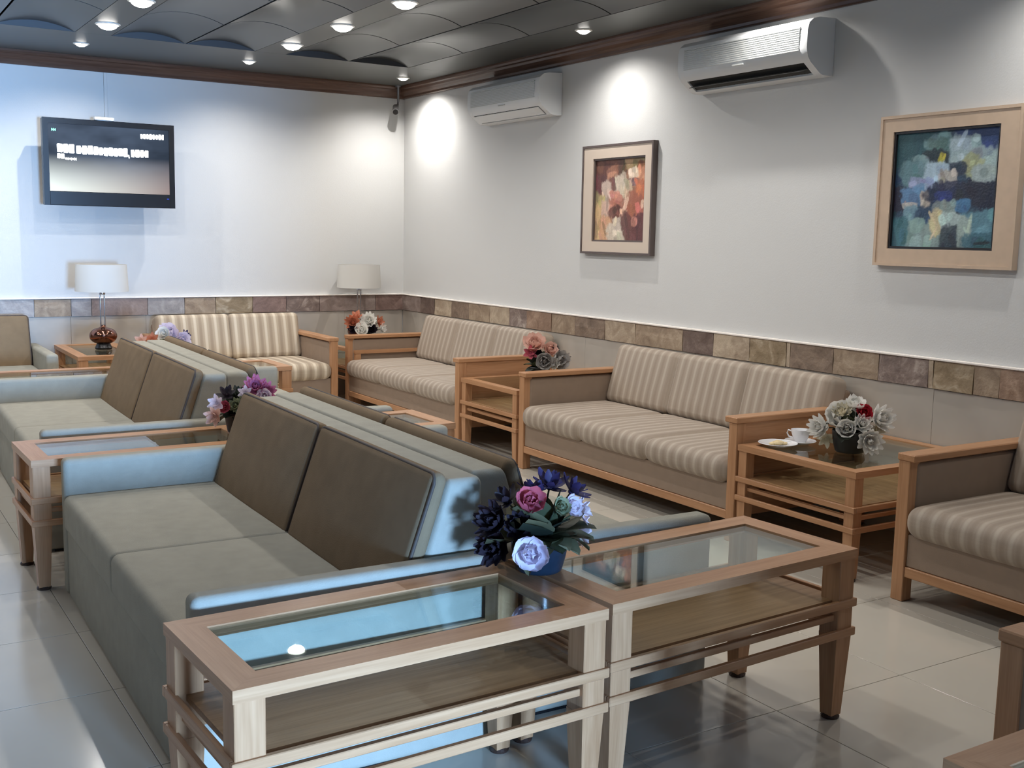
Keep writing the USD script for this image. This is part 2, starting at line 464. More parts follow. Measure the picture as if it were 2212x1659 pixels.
# wooden cornice
prof = [(0, 2.746), (0.018, 2.746), (0.03, 2.752), (0.034, 2.768), (0.052, 2.782), (0.07, 2.80), (0.078, 2.816), (0.098, 2.822), (0.104, 2.836), (0.104, 2.8495), (0, 2.8495)]
cr = extrude([(WX - 0.001 - d, z) for d, z in prof], WY + 0.99, 'y', -0.99)
struct('trim_3', cr, 'cornice_wood', 'dark red brown wooden cornice above the two framed pictures', 'cornice')
cb = extrude([(WY - 0.001 - d, z) for d, z in prof], WX - XL - 0.002, 'x', XL + 0.001)
struct('trim_4', cb, 'cornice_wood_x', 'dark red brown wooden cornice above the television', 'cornice')

# ceiling: dark void above, flat strips carrying the downlights, vaulted grey metal panels between
ce = thing('ceiling', 'grey metal ceiling of bowed panels and flat strips with downlights', 'ceiling', kind='structure')
part(ce, 'slab', plank(XL, WX, YF, WY, 3.0, 3.1), 'ceiling_dark')
YE = 8.38
part(ce, 'edge_strip', plank(XL, WX, YE, WY, CZ, CZ + 0.012), 'ceiling_strip')
part(ce, 'edge_strip', plank(4.175, WX, YF, YE - 0.002, CZ, CZ + 0.012), 'ceiling_strip')
YP = 2.86
part(ce, 'field', plank(XL, 4.17, YF, YP - 0.01, CZ, CZ + 0.012), 'ceiling_grey')
part(ce, 'field', plank(XL, -1.04, YP - 0.008, YE - 0.002, CZ, CZ + 0.012), 'ceiling_grey')
for xc in (3.0, 1.71, 0.42, -0.87):
    part(ce, 'light_strip', plank(xc - 0.12, xc + 0.12, YP, YE - 0.002, CZ, CZ + 0.012), 'ceiling_strip')


def vault(x0, x1, y0, y1, rise=0.05):
    n = 12
    x = np.linspace(x0, x1, n + 1)
    s = (x - x0) / (x1 - x0) * 2 - 1
    z = CZ + rise * (1 - s * s)
    poly = list(zip(x, z)) + list(zip(x[::-1], z[::-1] + 0.006))
    return extrude(poly, y1 - y0, 'y', y0)


plain('end_plate', lin(66, 69, 74), 0.6)
for xc in (3.0, 1.71, 0.42):
    for x0, x1 in ((xc + 0.124, xc + 0.640), (xc + 0.654, xc + 1.166)):
        for j in range(6):
            part(ce, 'panel', vault(x0, x1, YE - 0.92 * (j + 1) + 0.006, YE - 0.92 * j - 0.006), 'ceiling_grey', smooth=30)
        ex = np.linspace(x0, x1, 13)
        es = (ex - x0) / (x1 - x0) * 2 - 1
        part(ce, 'end_plate', extrude(list(zip(ex, CZ + 0.0005 + 0.052 * (1 - es * es))) + [(x1, CZ), (x0, CZ)], 0.004, 'y', YE - 0.005), 'end_plate')
for x0, x1 in ((-0.748, -0.228), (-0.218, 0.298)):
    for j in range(6):
        part(ce, 'panel', vault(x0, x1, YE - 0.92 * (j + 1) + 0.006, YE - 0.92 * j - 0.006), 'ceiling_grey', smooth=30)


# ------------------------------------------------------------------ lamps in the ceiling
def spot(parent, z, power, cone, soft, radius):
    s = UsdLux.SphereLight.Define(stage, numbered(parent, 'light'))
    s.CreateRadiusAttr(radius)
    s.CreateIntensityAttr(power)
    s.CreateNormalizeAttr(True)
    s.CreateColorAttr(Gf.Vec3f(*WARM))
    sh = UsdLux.ShapingAPI.Apply(s.GetPrim())
    sh.CreateShapingConeAngleAttr(cone)
    sh.CreateShapingConeSoftnessAttr(soft)
    s.AddTranslateOp().Set(Gf.Vec3d(0, 0, z))


def downlight(x, y, r, label, group, power, cone, soft, name='downlight'):
    t = thing(name, label, 'downlight', (x, y, CZ), 0, group)
    part(t, 'rim', lathe([(r, 0.0), (r + 0.014, 0.0), (r + 0.014, -0.004), (r + 0.004, -0.008), (r - 0.002, -0.006), (r - 0.002, -0.001), (r, 0.0)], 32), 'white_rim', smooth=40)
    dp = r * 0.55
    part(t, 'lens', lathe([(0, -0.001), (r - 0.003, -0.001)] + [((r - 0.003) * math.cos(a), -0.002 - dp * math.sin(a)) for a in np.linspace(0, 1.57, 8)][:-1] + [(0, -0.002 - dp)], 32), 'lamp_lens', smooth=60)
    spot(t, -0.003 - dp * 0.5, power, cone, soft, dp * 0.45)


OUT = 'downlights out of view further along the ceiling'
rowname = {7.92: 'nearest the end wall', 7.0: 'second from the end wall', 6.08: 'at the top edge of the view'}
for xc, rn in ((3.0, 'ceiling row right of the television'), (1.71, 'ceiling row above the television'), (0.42, ''), (-0.87, '')):
    for j in range({3.0: 6, 1.71: 6, 0.42: 3, -0.87: 4}[xc]):
        y = 7.92 - 0.92 * j
        seen = (xc == 3.0 and j < 3) or (xc == 1.71 and j < 2)
        if seen:
            where = {0: 'nearest the end wall', 1: 'second from end wall', 2: 'third from end wall'}[j]
            downlight(xc, y, 0.068, f'large round downlight, {where}, in {rn}', 'large downlights in two ceiling rows', SPOT, 82, 0.5)
        else:
            downlight(xc, y, 0.068, 'round recessed downlight further along the ceiling, out of view', OUT, SPOT, 82, 0.5)
for x, y, lb in ((1.72, 8.86, 'small round wall washer spotlight above the television'), (3.0, 8.88, 'small round wall washer spotlight near the cornice, between television and room corner'),
                 (4.40, 8.94, 'small round wall washer spotlight in the room corner above the security camera'), (4.34, 6.15, 'small round wall washer spotlight above the warm coloured painting'),
                 (0.43, 8.86, None), (4.40, 4.58, None), (4.36, 2.9, None), (4.36, 1.4, None)):
    pf = 1.9 if y > 8.9 else 1.15 if 6 < y < 7 else 1.25 if y > 8 else 0.8
    downlight(x, y, 0.044, lb or 'small round wall washer spotlight beyond the edge of the view', 'wall washer spotlights in view' if lb else 'wall washers out of view', WASH * pf, 74, 0.95, 'wall_washer')

# ------------------------------------------------------------------ wooden striped sofas
SF = -0.45


def wall_sofa(name, label, loc, rz, W=2.02, n=3, group=None, outside='wood_y', cloth='stripes'):
    t = thing(name, label, 'sofa' if n > 1 else 'armchair', loc, rz, group)
    h = W / 2
    for s in (-1, 1):
        a, b = sorted((s * h, s * (h - 0.06)))
        part(t, 'front_post', bar(a, b, SF, SF + 0.06, 0, 0.603), 'wood_z')
        part(t, 'rear_post', bar(a, b, 0.385, 0.445, 0, 0.603), 'wood_z')
        a2, b2 = sorted((s * (h + 0.004), s * (h - 0.086)))
        part(t, 'arm_rail', bar(a2, b2, SF - 0.006, 0.445, 0.602, 0.632, 0.004), 'wood_y')
        a3, b3 = sorted((s * (h - 0.004), s * (h - 0.022)))
        part(t, 'side_panel', plank(a3, b3, SF + 0.058, 0.388, 0.13, 0.603), outside)
        pd = puff(rbox(0.045, 0.80, 0.30, 0.02, 2, 4), 0, 0.004)
        part(t, 'arm_pad', T(pd, s * (h - 0.045), -0.01, 0.446), 'taupe', smooth=50)
    i0 = h - 0.06
    part(t, 'front_rail', bar(-i0, i0, SF + 0.004, SF + 0.04, 0.108, 0.152), 'wood_x')
    part(t, 'front_panel', bar(-i0, i0, SF + 0.012, SF + 0.03, 0.152, 0.292, 0.006), 'taupe')
    part(t, 'rear_rail', bar(-i0, i0, 0.39, 0.44, 0.12, 0.18), 'wood_x')
    part(t, 'seat_deck', plank(-i0, i0, SF + 0.03, 0.42, 0.2, 0.29), 'taupe')
    bp = rot(rbox(2 * i0 - 0.004, 0.05, 0.55, 0.02, 2, 4), -8, (1, 0, 0))
    part(t, 'back_panel', T(bp, 0, 0.37, 0.44), 'taupe', smooth=50)
    cw = 2 * (i0 - 0.012) / n
    for k in range(n):
        x = -i0 + 0.012 + cw * (k + 0.5)
        c = puff(rbox(cw + 0.03, 0.70, 0.132, 0.058, 4, 7), 2, 0.012, 0.012, k + 1)
        part(t, 'seat_cushion', T(c, x, SF - 0.03 + 0.35, 0.352), cloth, smooth=True)
    for k in range(n):
        x = -i0 + 0.012 + cw * (k + 0.5)
        c = puff(rbox(cw + 0.016, 0.15, 0.40, 0.045, 4, 7), 1, 0.016, 0.01, k + 5)
        rot(c, -15 + (k - 1) * 0.8, (1, 0, 0))
        part(t, 'back_cushion', T(c, x, 0.305, 0.59), cloth, smooth=True)
    return t


GS = 'striped wooden framed sofas along the walls'
sB = wall_sofa('wooden_sofa', 'three-seat striped beige sofa with wooden frame, under the warm coloured painting', (4.25, 4.99, 0), -90, group=GS)
dup(sB, 'wooden_sofa', 'three-seat striped beige sofa with wooden frame, below the farther air conditioner beside the corner table', (4.25, 7.81, 0), -90)
dup(sB, 'wooden_sofa', 'striped beige sofa with wooden frame cut off by the right edge, below the blue painting', (4.25, 2.0, 0), -90)
wall_sofa('wooden_sofa', 'two-seat striped cream sofa with wooden frame against the end wall', (2.945, 9.03, 0), 0, 1.38, 2, GS, 'wood_y', 'stripes_cream')
wall_sofa('wooden_armchair', 'wooden armchair corner with taupe side at the bottom right edge', (2.70, 1.02, 0), 180, 0.90, 1, None, 'taupe')


# ------------------------------------------------------------------ upholstered back to back sofas
def lounge_sofa(name, label, loc, rz, W=2.02, group=None):
    t = thing(name, label, 'sofa', loc, rz, group)
    h, aw = W / 2, 0.085
    part(t, 'base', T(rbox(2 * (h - aw) + 0.02, 0.86, 0.29, 0.012, 2, 3), 0, -0.005, 0.155), 'velvet', smooth=40)
    for s in (-1, 1):
        part(t, 'plinth', plank(*sorted((s * (h - 0.02), s * (h - 0.1))), -0.40, 0.40, 0, 0.03), 'black_plastic')
        a = rbox(aw, 0.885, 0.565, 0.024, 4, 5)
        part(t, 'arm', T(a, s * (h - aw / 2), 0, 0.2935), 'velvet', smooth=True)
    i0 = h - aw
    for k in range(2):
        c = puff(rbox(i0 + 0.022, 0.665, 0.15, 0.03, 3, 6), 2, 0.006, 0.010, k + 2)
        part(t, 'seat_cushion', T(c, (k - 0.5) * i0, -0.445 + 0.33, 0.358), 'velvet', smooth=True)
    b = rbox(2 * i0 - 0.004, 0.245, 0.76, 0.028, 4, 6)
    v = b.vertices.copy()
    f = np.clip((v[:, 2] + 0.41 - 0.40) / 0.39, 0, 1)
    v[:, 1] = 0.1225 - (0.1225 - v[:, 1]) * (1 - 0.53 * f)
    b.vertices = v
    part(t, 'backrest', T(b, 0, 0.445 - 0.1225, 0.41), 'velvet', smooth=True)
    for k in range(2):
        c = puff(rbox(i0 - 0.006, 0.06, 0.43, 0.029, 4, 6), 1, 0.016, 0.012, k + 9)
        v = c.vertices.copy()
        f = (v[:, 2] + 0.215) / 0.43
        v[:, 1] = -0.03 + (v[:, 1] + 0.03) * (1 - 0.15 * f)
        c.vertices = v
        w2, h2 = (i0 - 0.006) / 2 - 0.008, 0.207
        loop = []
        for cx, cz, a0 in ((w2 - 0.03, h2 - 0.03, 0), (-w2 + 0.03, h2 - 0.03, 90), (-w2 + 0.03, -h2 + 0.03, 180), (w2 - 0.03, -h2 + 0.03, 270)):
            for q in range(0, 91, 30):
                loop.append((cx + 0.03 * math.cos(math.radians(a0 + q)), -0.022, cz + 0.03 * math.sin(math.radians(a0 + q))))
        pp = tube(loop, 0.006, 6, True)
        for g in (c, pp):
            rot(g, -19, (1, 0, 0))
            T(g, (k - 0.5) * i0, 0.247, 0.607)
        cp = part(t, 'back_cushion', c, 'velvet_brown', smooth=True, label='brown velvet back cushion with dark piping')
        part(cp, 'piping', pp, 'piping_dark', smooth=True)
    return t


GL = 'grey beige upholstered sofas with brown cushions'
L1 = lounge_sofa('lounge_sofa', 'nearest grey beige sofa with two brown back cushions, facing left behind the front glass table', (1.207, 3.70, 0), -91.0, group=GL)
dup(L1, 'lounge_sofa', 'nearer back-to-back grey sofa facing the right wall, its brown cushions seen only from behind', (2.105, 3.76, 0), 89.0)
dup(L1, 'lounge_sofa', 'farther grey beige sofa with two brown back cushions, facing left towards the left edge', (1.279, 6.355, 0), -91.4)
dup(L1, 'lounge_sofa', 'farther back-to-back grey sofa facing the right wall, beyond the pink flowers', (2.175, 6.37, 0), 88.4)
dup(L1, 'lounge_sofa', 'pale sofa with brown cushion against the end wall, beside the copper lamp', (0.44, 9.07, 0), 0)


# ------------------------------------------------------------------ glass topped tables
def glass_table(name, label, loc, rz, W, D, H, group=None, fwid=0.08, leg=0.07, taper=0.045):
    t = thing(name, label, 'side table', loc, rz, group)
    x, y = W / 2, D / 2
    z0, z1 = H - 0.03, H
    for s in (-1, 1):
        a, b = sorted((s * y, s * (y - fwid)))
        poly = [(-x, s * y), (x, s * y), (x - fwid, s * (y - fwid)), (-x + fwid, s * (y - fwid))]
        part(t, 'top_rail', extrude(poly, 0.03, 'z', z0), 'wood_x')
        poly = [(s * x, -y), (s * x, y), (s * (x - fwid), y - fwid), (s * (x - fwid), -y + fwid)]
        part(t, 'top_rail', extrude(poly, 0.03, 'z', z0), 'wood_y')
    part(t, 'glass_top', bar(-x + fwid - 0.004, x - fwid + 0.004, -y + fwid - 0.004, y - fwid + 0.004, H - 0.012, H - 0.004, 0.0015), 'glass')
    zl = H - 0.275
    for sx in (-1, 1):
        for sy in (-1, 1):
            cx, cy = sx * (x - leg / 2 - 0.004), sy * (y - leg / 2 - 0.004)
            up = bar(cx - leg / 2, cx + leg / 2, cy - leg / 2, cy + leg / 2, zl, z0 + 0.001, 0.002)
            lo = trimesh.convex.convex_hull(np.array([(cx + a * r, cy + b * r, z) for z, r in ((0.012, taper / 2), (zl + 0.001, leg / 2)) for a in (-1, 1) for b in (-1, 1)]))
            lg = part(t, 'leg', cat(up, lo), 'wood_z')
            part(lg, 'glide', T(lathe([(0, 0), (taper * 0.62, 0), (taper * 0.66, 0.006), (taper * 0.55, 0.013), (0, 0.013)], 16), cx, cy, 0), 'pot_brown')
    part(t, 'shelf', plank(-x + 0.03, x - 0.03, -y + 0.03, y - 0.03, H - 0.178, H - 0.162), 'shelf_wood')
    for zc, hh, inset, th in ((H - 0.172, 0.026, -0.005, 0.016), (H - 0.217, 0.020, 0.018, 0.018), (H - 0.266, 0.026, -0.005, 0.016)):
        for s in (-1, 1):
            a, b = sorted((s * (y - inset), s * (y - inset - th)))
            part(t, 'rail', bar(-x + inset, x - inset, a, b, zc - hh / 2, zc + hh / 2, 0.002), 'wood_x')
            a, b = sorted((s * (x - inset), s * (x - inset - th)))
            part(t, 'rail', bar(a, b, -y + inset + th, y - inset - th, zc - hh / 2, zc + hh / 2, 0.002), 'wood_y')
    return t


GT = 'low wooden tables with glass tops between the lounge sofas'
HT = 0.555
T1 = glass_table('glass_table', 'front wooden table with blue-tinted glass top, left of the purple flower pot', (1.166, 2.41, 0), 2.2, 1.0, 0.478, HT, GT)
dup(T1, 'glass_table', 'front wooden table with clear glass top, right of the purple flower pot', (2.187, 2.478, 0), 3.4)
dup(T1, 'glass_table', 'wooden glass table between the two left-facing grey sofas', (1.178, 5.03, 0), 1.0)
dup(T1, 'glass_table', 'wooden table with pale glass between the two right-facing grey sofas', (2.19, 5.08, 0), 1.0)
dup(T1, 'glass_table', 'far wooden table hidden behind the farther left-facing sofa', (1.28, 7.665, 0), 1.0)
dup(T1, 'glass_table', 'far wooden table top showing in front of the two-seat striped sofa', (2.30, 7.675, 0), 1.0)
dup(T1, 'glass_table', 'wooden table under the copper lamp by the end wall', (1.81, 9.07, 0), 90.0)
dup(T1, 'glass_table', 'wooden table corner cut off at the bottom right edge of the view', (1.96, 0.72, 0), 90.0)
GW = 'square wooden tables with dark glass against the walls'
TW = glass_table('wall_table', 'wooden glass-topped table with coffee cup and white flowers by the right wall', (4.25, 3.60, 0), -90, 0.74, 0.90, 0.502, GW, 0.06, 0.055, 0.045)
dup(TW, 'wall_table', 'wooden glass-topped table between the two farther striped sofas on the right wall', (4.25, 6.40, 0), -90)
dup(TW, 'wall_table', 'wooden corner table under the farther lamp', (4.22, 9.17, 0), 0)


# ------------------------------------------------------------------ table lamps
def table_lamp(name, label, loc, stem=0.43, group=None):
    t = thing(name, label, 'lamp', loc, 0, group)
    part(t, 'foot', lathe([(0, 0), (0.062, 0), (0.066, 0.012), (0.058, 0.026), (0.05, 0.045), (0, 0.045)], 32), 'black_plastic', smooth=40)
    pr = [(0, 0.04)] + [(0.105 * math.cos(a) ** 0.8, 0.105 + 0.066 * math.sin(a)) for a in np.linspace(-1.35, 1.35, 16)] + [(0.02, 0.178), (0.018, 0.19), (0, 0.19)]
    part(t, 'copper_body', lathe(pr, 40), 'copper', smooth=50, label='shiny round copper base')
    zs = 0.18 + stem - 0.15
    for s in (-1, 1):
        part(t, 'rod', T(trimesh.creation.cylinder(0.0055, zs - 0.17, sections=12), s * 0.016, 0, (zs + 0.17) / 2), 'chrome', smooth=40)
    part(t, 'collar', lathe([(0, zs - 0.02), (0.024, zs - 0.02), (0.026, zs), (0.02, zs + 0.02), (0.012, zs + 0.05), (0, zs + 0.05)], 20), 'chrome', smooth=40)
    a, b = zs + 0.005, zs + 0.215
    part(t, 'shade', lathe([(0.200, a), (0.190, b), (0.187, b), (0.197, a), (0.200, a)], 48), 'shade_white', smooth=40)
    sp = [T(rot(plank(0, 0.189, -0.002, 0.002, -0.002, 0.002), k * 120, (0, 0, 1)), 0, 0, zs + 0.045) for k in range(3)]
    part(t, 'spider', cat(*sp), 'chrome')
    return t


GLa = 'copper based table lamps with white drum shades'
table_lamp('table_lamp', 'white shaded table lamp with round copper base, left of the two, below the television', (1.86, 9.08, HT), 0.42, GLa)
table_lamp('table_lamp', 'white shaded table lamp in the room corner behind the orange flowers', (4.165, 9.345, 0.502), 0.47, GLa)

# ------------------------------------------------------------------ television
tv = thing('television', 'black flat screen television tilted out from the end wall, showing white captions', 'television', (2.0, 9.30, 2.005), 0.8, rx=0.6)
part(tv, 'housing', T(rbox(1.005, 0.07, 0.668, 0.012, 2, 2), 0, 0.036, 0), 'black_plastic', smooth=40)
part(tv, 'bezel', extrude(ring(-0.503, 0.503, -0.334, 0.334, 0.042), 0.014, 'y', -0.012), 'black_plastic')
part(tv, 'speaker_bar', bar(-0.462, 0.462, -0.014, 0.0, -0.332, -0.225, 0.003), 'black_plastic')
NX, NZ = 90, 60
U, V = np.meshgrid(np.linspace(0, 1, NX), np.linspace(0, 1, NZ), indexing='ij')
top = np.array(lin(70, 82, 100)) * 2; mid = np.array(lin(100, 102, 106)) * 2; low = np.array(lin(222, 232, 228)) * 2; pink = np.array(lin(132, 118, 116)) * 2
cA = np.clip((0.55 - V) / 0.5, 0, 1)[..., None]
nz = (meshkit.fbm(np.stack([U * 4, V * 5, U * 0], -1), 4, 3)[..., None] - 0.5)
botc = low * (1 - U[..., None] ** 0.8) + pink * U[..., None] ** 0.8
edge = np.clip(1.3 - 1.1 * np.abs(U - 0.35), 0.35, 1)[..., None]
col = (top * (1 - cA) * (0.75 + nz * 0.8) * edge + mid * (cA * (1 - cA)) * 1.2 + botc * cA ** 1.15)
idx = np.arange(NX * NZ).reshape(NX, NZ)
q = np.stack([idx[:-1, :-1], idx[1:, :-1], idx[1:, 1:], idx[:-1, 1:]], -1).reshape(-1, 4)
tris = np.vstack([q[:, [0, 1, 2]], q[:, [0, 2, 3]]])


def painted(parent, name, verts, faces, colors, material, label=None):
    p = numbered(parent, name)
    o = usdkit.mesh(stage, p, (verts, faces), M[material])
    UsdGeom.PrimvarsAPI(o).CreatePrimvar('paint', Sdf.ValueTypeNames.Color3fArray, 'vertex').Set(Vt.Vec3fArray.FromNumpy(np.asarray(colors, np.float32).reshape(-1, 3)))
    say(o.GetPrim(), label=label)
    return p


SX, SZ0, SZ1 = 0.461, -0.224, 0.291
sv = np.stack([(U - 0.5) * 2 * SX, U * 0 - 0.003, SZ0 + V * (SZ1 - SZ0)], -1).reshape(-1, 3)
painted(tv, 'screen', sv, tris, np.clip(col, 0, 3), 'screen_glow', 'lit screen, dark above and pale below')


def blob(x0, x1, z0, z1, seed):
    """An over-exposed word: glowing letters run together into a ragged rounded bar."""
    r = random.Random(seed)
    h = z1 - z0
    n = max(2, int((x1 - x0) / (h * 0.62)))
    p = (x1 - x0) / n
    g = sbox(x0 + p * 0.4, z0 + h * 0.2, x1 - p * 0.4, z1 - h * 0.2)
    for k in range(n):
        cx = x0 + (k + 0.5) * p
        w = p * r.uniform(0.30, 0.42)
        g = g.union(sbox(cx - w + 0.004, z0 + r.uniform(0, 0.12) * h, cx + w - 0.004, z1 - r.uniform(0, 0.12) * h).buffer(p * 0.16))
    g = g.buffer(-0.002).buffer(0.003)
    g = max(g.geoms, key=lambda q: q.area) if hasattr(g, 'geoms') else g
    return extrude(Polygon(g.exterior), 0.001, 'y', -0.0052)


words = [(-0.40, -0.27, 0.075, 0.135), (-0.262, -0.13, 0.07, 0.13), (-0.128, 0.135, 0.067, 0.125), (0.155, 0.30, 0.066, 0.12)]
for k, (a, b, c, d) in enumerate(words):
    part(tv, 'caption_word', blob(a, b, c, d, k), 'screen_text')
part(tv, 'caption_comma', extrude(Polygon([(0.128, 0.085), (0.145, 0.08), (0.15, 0.058), (0.142, 0.05), (0.136, 0.066)]), 0.001, 'y', -0.0052), 'screen_text')
part(tv, 'caption_word', blob(-0.402, -0.345, 0.03, 0.062, 9), 'screen_text')
part(tv, 'caption_word', blob(-0.345, -0.255, 0.018, 0.036, 10), 'screen_text')
part(tv, 'caption_word', blob(0.232, 0.425, 0.215, 0.252, 11), 'screen_text')
part(tv, 'channel_mark', blob(-0.44, -0.40, 0.235, 0.252, 12), 'screen_green')
part(tv, 'standby_light', plank(0.435, 0.452, -0.016, -0.0135, -0.262, -0.256), 'led_blue')
part(tv, 'wall_mount', cat(plank(-0.12, 0.12, 0.07, 0.09, -0.15, 0.15), plank(-0.03, 0.03, 0.085, 0.235, -0.03, 0.03), plank(-0.1, 0.1, 0.23, 0.252, -0.12, 0.12)), 'black_plastic')
bx = thing('receiver_box', 'small white box lying on top of the television', 'box', (1.965, 9.33, 2.3435))
part(bx, 'case', rbox(0.15, 0.05, 0.026, 0.006, 2, 1).apply_translation((0, 0, 0.013)), 'white_plastic', smooth=40)
part(bx, 'foot', plank(-0.06, 0.06, -0.015, 0.015, -0.004, 0.002), 'white_plastic')
cd = thing('cable_duct', 'slim white cable duct running from the television up to the cornice', 'cable duct', (2.03, WY - 0.001, 2.2))
part(cd, 'duct', bar(-0.013, 0.013, -0.016, 0, 0, 0.545, 0.002), 'wall_paint')


# ------------------------------------------------------------------ wall air conditioners
def air_conditioner(label, y, open_louver):
    t = thing('air_conditioner', label, 'air conditioner', (WX - 0.002, y, 2.392), -90, 'wall air conditioners')
    L = 1.05
    pf = [(0, 0.0), (-0.075, 0.0), (-0.10, 0.008), (-0.175, 0.062), (-0.196, 0.088), (-0.208, 0.13), (-0.206, 0.225), (-0.196, 0.262), (-0.165, 0.288), (-0.12, 0.30), (0, 0.305)]
    body = Polygon(pf)
    part(t, 'side_cover', extrude(body, 0.05, 'x', -L / 2), 'white_plastic', smooth=25)
    part(t, 'side_cover', extrude(body, 0.05, 'x', L / 2 - 0.05), 'white_plastic', smooth=25)
    slot = Polygon([(-0.098, -0.02), (-0.085, 0.035), (-0.13, 0.075), (-0.168, 0.064), (-0.20, 0.04)])
    part(t, 'body', extrude(body.difference(slot), L - 0.1, 'x', -L / 2 + 0.05), 'white_plastic', smooth=25)
    part(t, 'grille', cat(*[plank(-L / 2 + 0.055, L / 2 - 0.055, -0.2105, -0.2, 0.122 + k * 0.0115, 0.122 + k * 0.0115 + 0.006) for k in range(11)]), 'grille_grey')
    part(t, 'outlet', extrude(Polygon([(-0.096, 0.012), (-0.09, 0.034), (-0.13, 0.073), (-0.164, 0.064), (-0.15, 0.052)]).buffer(-0.002), L - 0.104, 'x', -L / 2 + 0.052), 'slot_dark')
    if open_louver:
        part(t, 'louver', rot(plank(-L / 2 + 0.06, L / 2 - 0.06, -0.035, 0.035, -0.002, 0.002), 20, (1, 0, 0)).apply_translation((0, -0.128, 0.034)), 'vane_grey')
    else:
        lv = rot(plank(-L / 2 + 0.055, L / 2 - 0.055, -0.041, 0.036, -0.003, 0.003), -36, (1, 0, 0))
        part(t, 'louver', lv.apply_translation((0, -0.138, 0.031)), 'white_plastic')
    part(t, 'badge', plank(-0.045, 0.045, -0.2085, -0.196, 0.1, 0.108), 'grille_grey')
    return t


air_conditioner('white wall air conditioner with its louvre closed, nearer the room corner', 7.466, False)
air_conditioner('white wall air conditioner with its dark outlet open, lit by a spotlight', 4.86, True)

# ------------------------------------------------------------------ security camera
sc = thing('security_camera', 'small grey security camera hanging in the room corner under the cornice', 'security camera', (4.595, 9.435, 2.8495), 0)
part(sc, 'bracket', cat(T(trimesh.creation.cylinder(0.03, 0.014, sections=20), 0, 0, -0.007), tube([(0, 0, -0.01), (0, 0, -0.14), (-0.015, -0.02, -0.175), (-0.035, -0.035, -0.195)], 0.011, 8)), 'grey_metal', smooth=40)
cb2 = rot(rot(trimesh.creation.cylinder(0.03, 0.11, sections=24), 90, (1, 0, 0)), 28, (1, 0, 0))
rot(cb2, -28, (0, 0, 1))
part(sc, 'body', T(cb2, -0.05, -0.05, -0.222), 'grey_metal', smooth=40)
ln = rot(rot(trimesh.creation.cylinder(0.024, 0.012, sections=24), 90, (1, 0, 0)), 28, (1, 0, 0))
rot(ln, -28, (0, 0, 1))
part(sc, 'lens', T(ln, -0.05 - 0.0235, -0.05 - 0.0455, -0.222 - 0.0265), 'black_plastic', smooth=40)


# ------------------------------------------------------------------ framed paintings
def dabs_picture(nx, nz, base, dabs, seed, aspect):
    u, v = np.meshgrid(np.linspace(0, 1, nx), np.linspace(0, 1, nz), indexing='ij')
    P = lambda a, b, k: np.stack([u * a * aspect, v * b, u * 0 + k], -1)
    n = meshkit.fbm(P(30, 22, seed), 4, seed)
    n2 = meshkit.fbm(P(46, 12, seed), 3, seed + 5)
    n3 = meshkit.fbm(P(9, 26, seed), 3, seed + 9)
    c = (np.zeros((nx, nz, 3)) + base) * (0.6 + 0.8 * n3[..., None])
    r = random.Random(seed)
    strokes = []
    for d in dabs:
        strokes.append((*d, 0.92))
        for k in range(4):
            cu, cv, ru, rv, ang, colr = d
            f = r.uniform(0.72, 1.25)
            strokes.append((cu + r.uniform(-0.8, 0.8) * ru, cv + r.uniform(-0.8, 0.8) * rv, ru * r.uniform(0.15, 0.4), rv * r.uniform(0.3, 0.8), ang + r.uniform(-35, 35),
                            tuple(min(255, q * f + r.uniform(-8, 8)) for q in colr), 0.7))
    for (cu, cv, ru, rv, ang, colr, al) in strokes:
        a = math.radians(ang)
        du, dv = (u - cu) * aspect, (v - cv)
        x, y = du * math.cos(a) + dv * math.sin(a), -du * math.sin(a) + dv * math.cos(a)
        d = (np.abs(x / (ru * aspect)) ** 3.2 + np.abs(y / rv) ** 3.2) ** (1 / 3.2) + (n - 0.5) * 0.55
        w = np.clip((1.05 - d) / 0.2, 0, 1)[..., None] * al
        c = c * (1 - w) + np.array(lin(*[max(0, q) for q in colr])) * (0.8 + 0.4 * n2[..., None]) * w
    return np.clip(c, 0, 1)


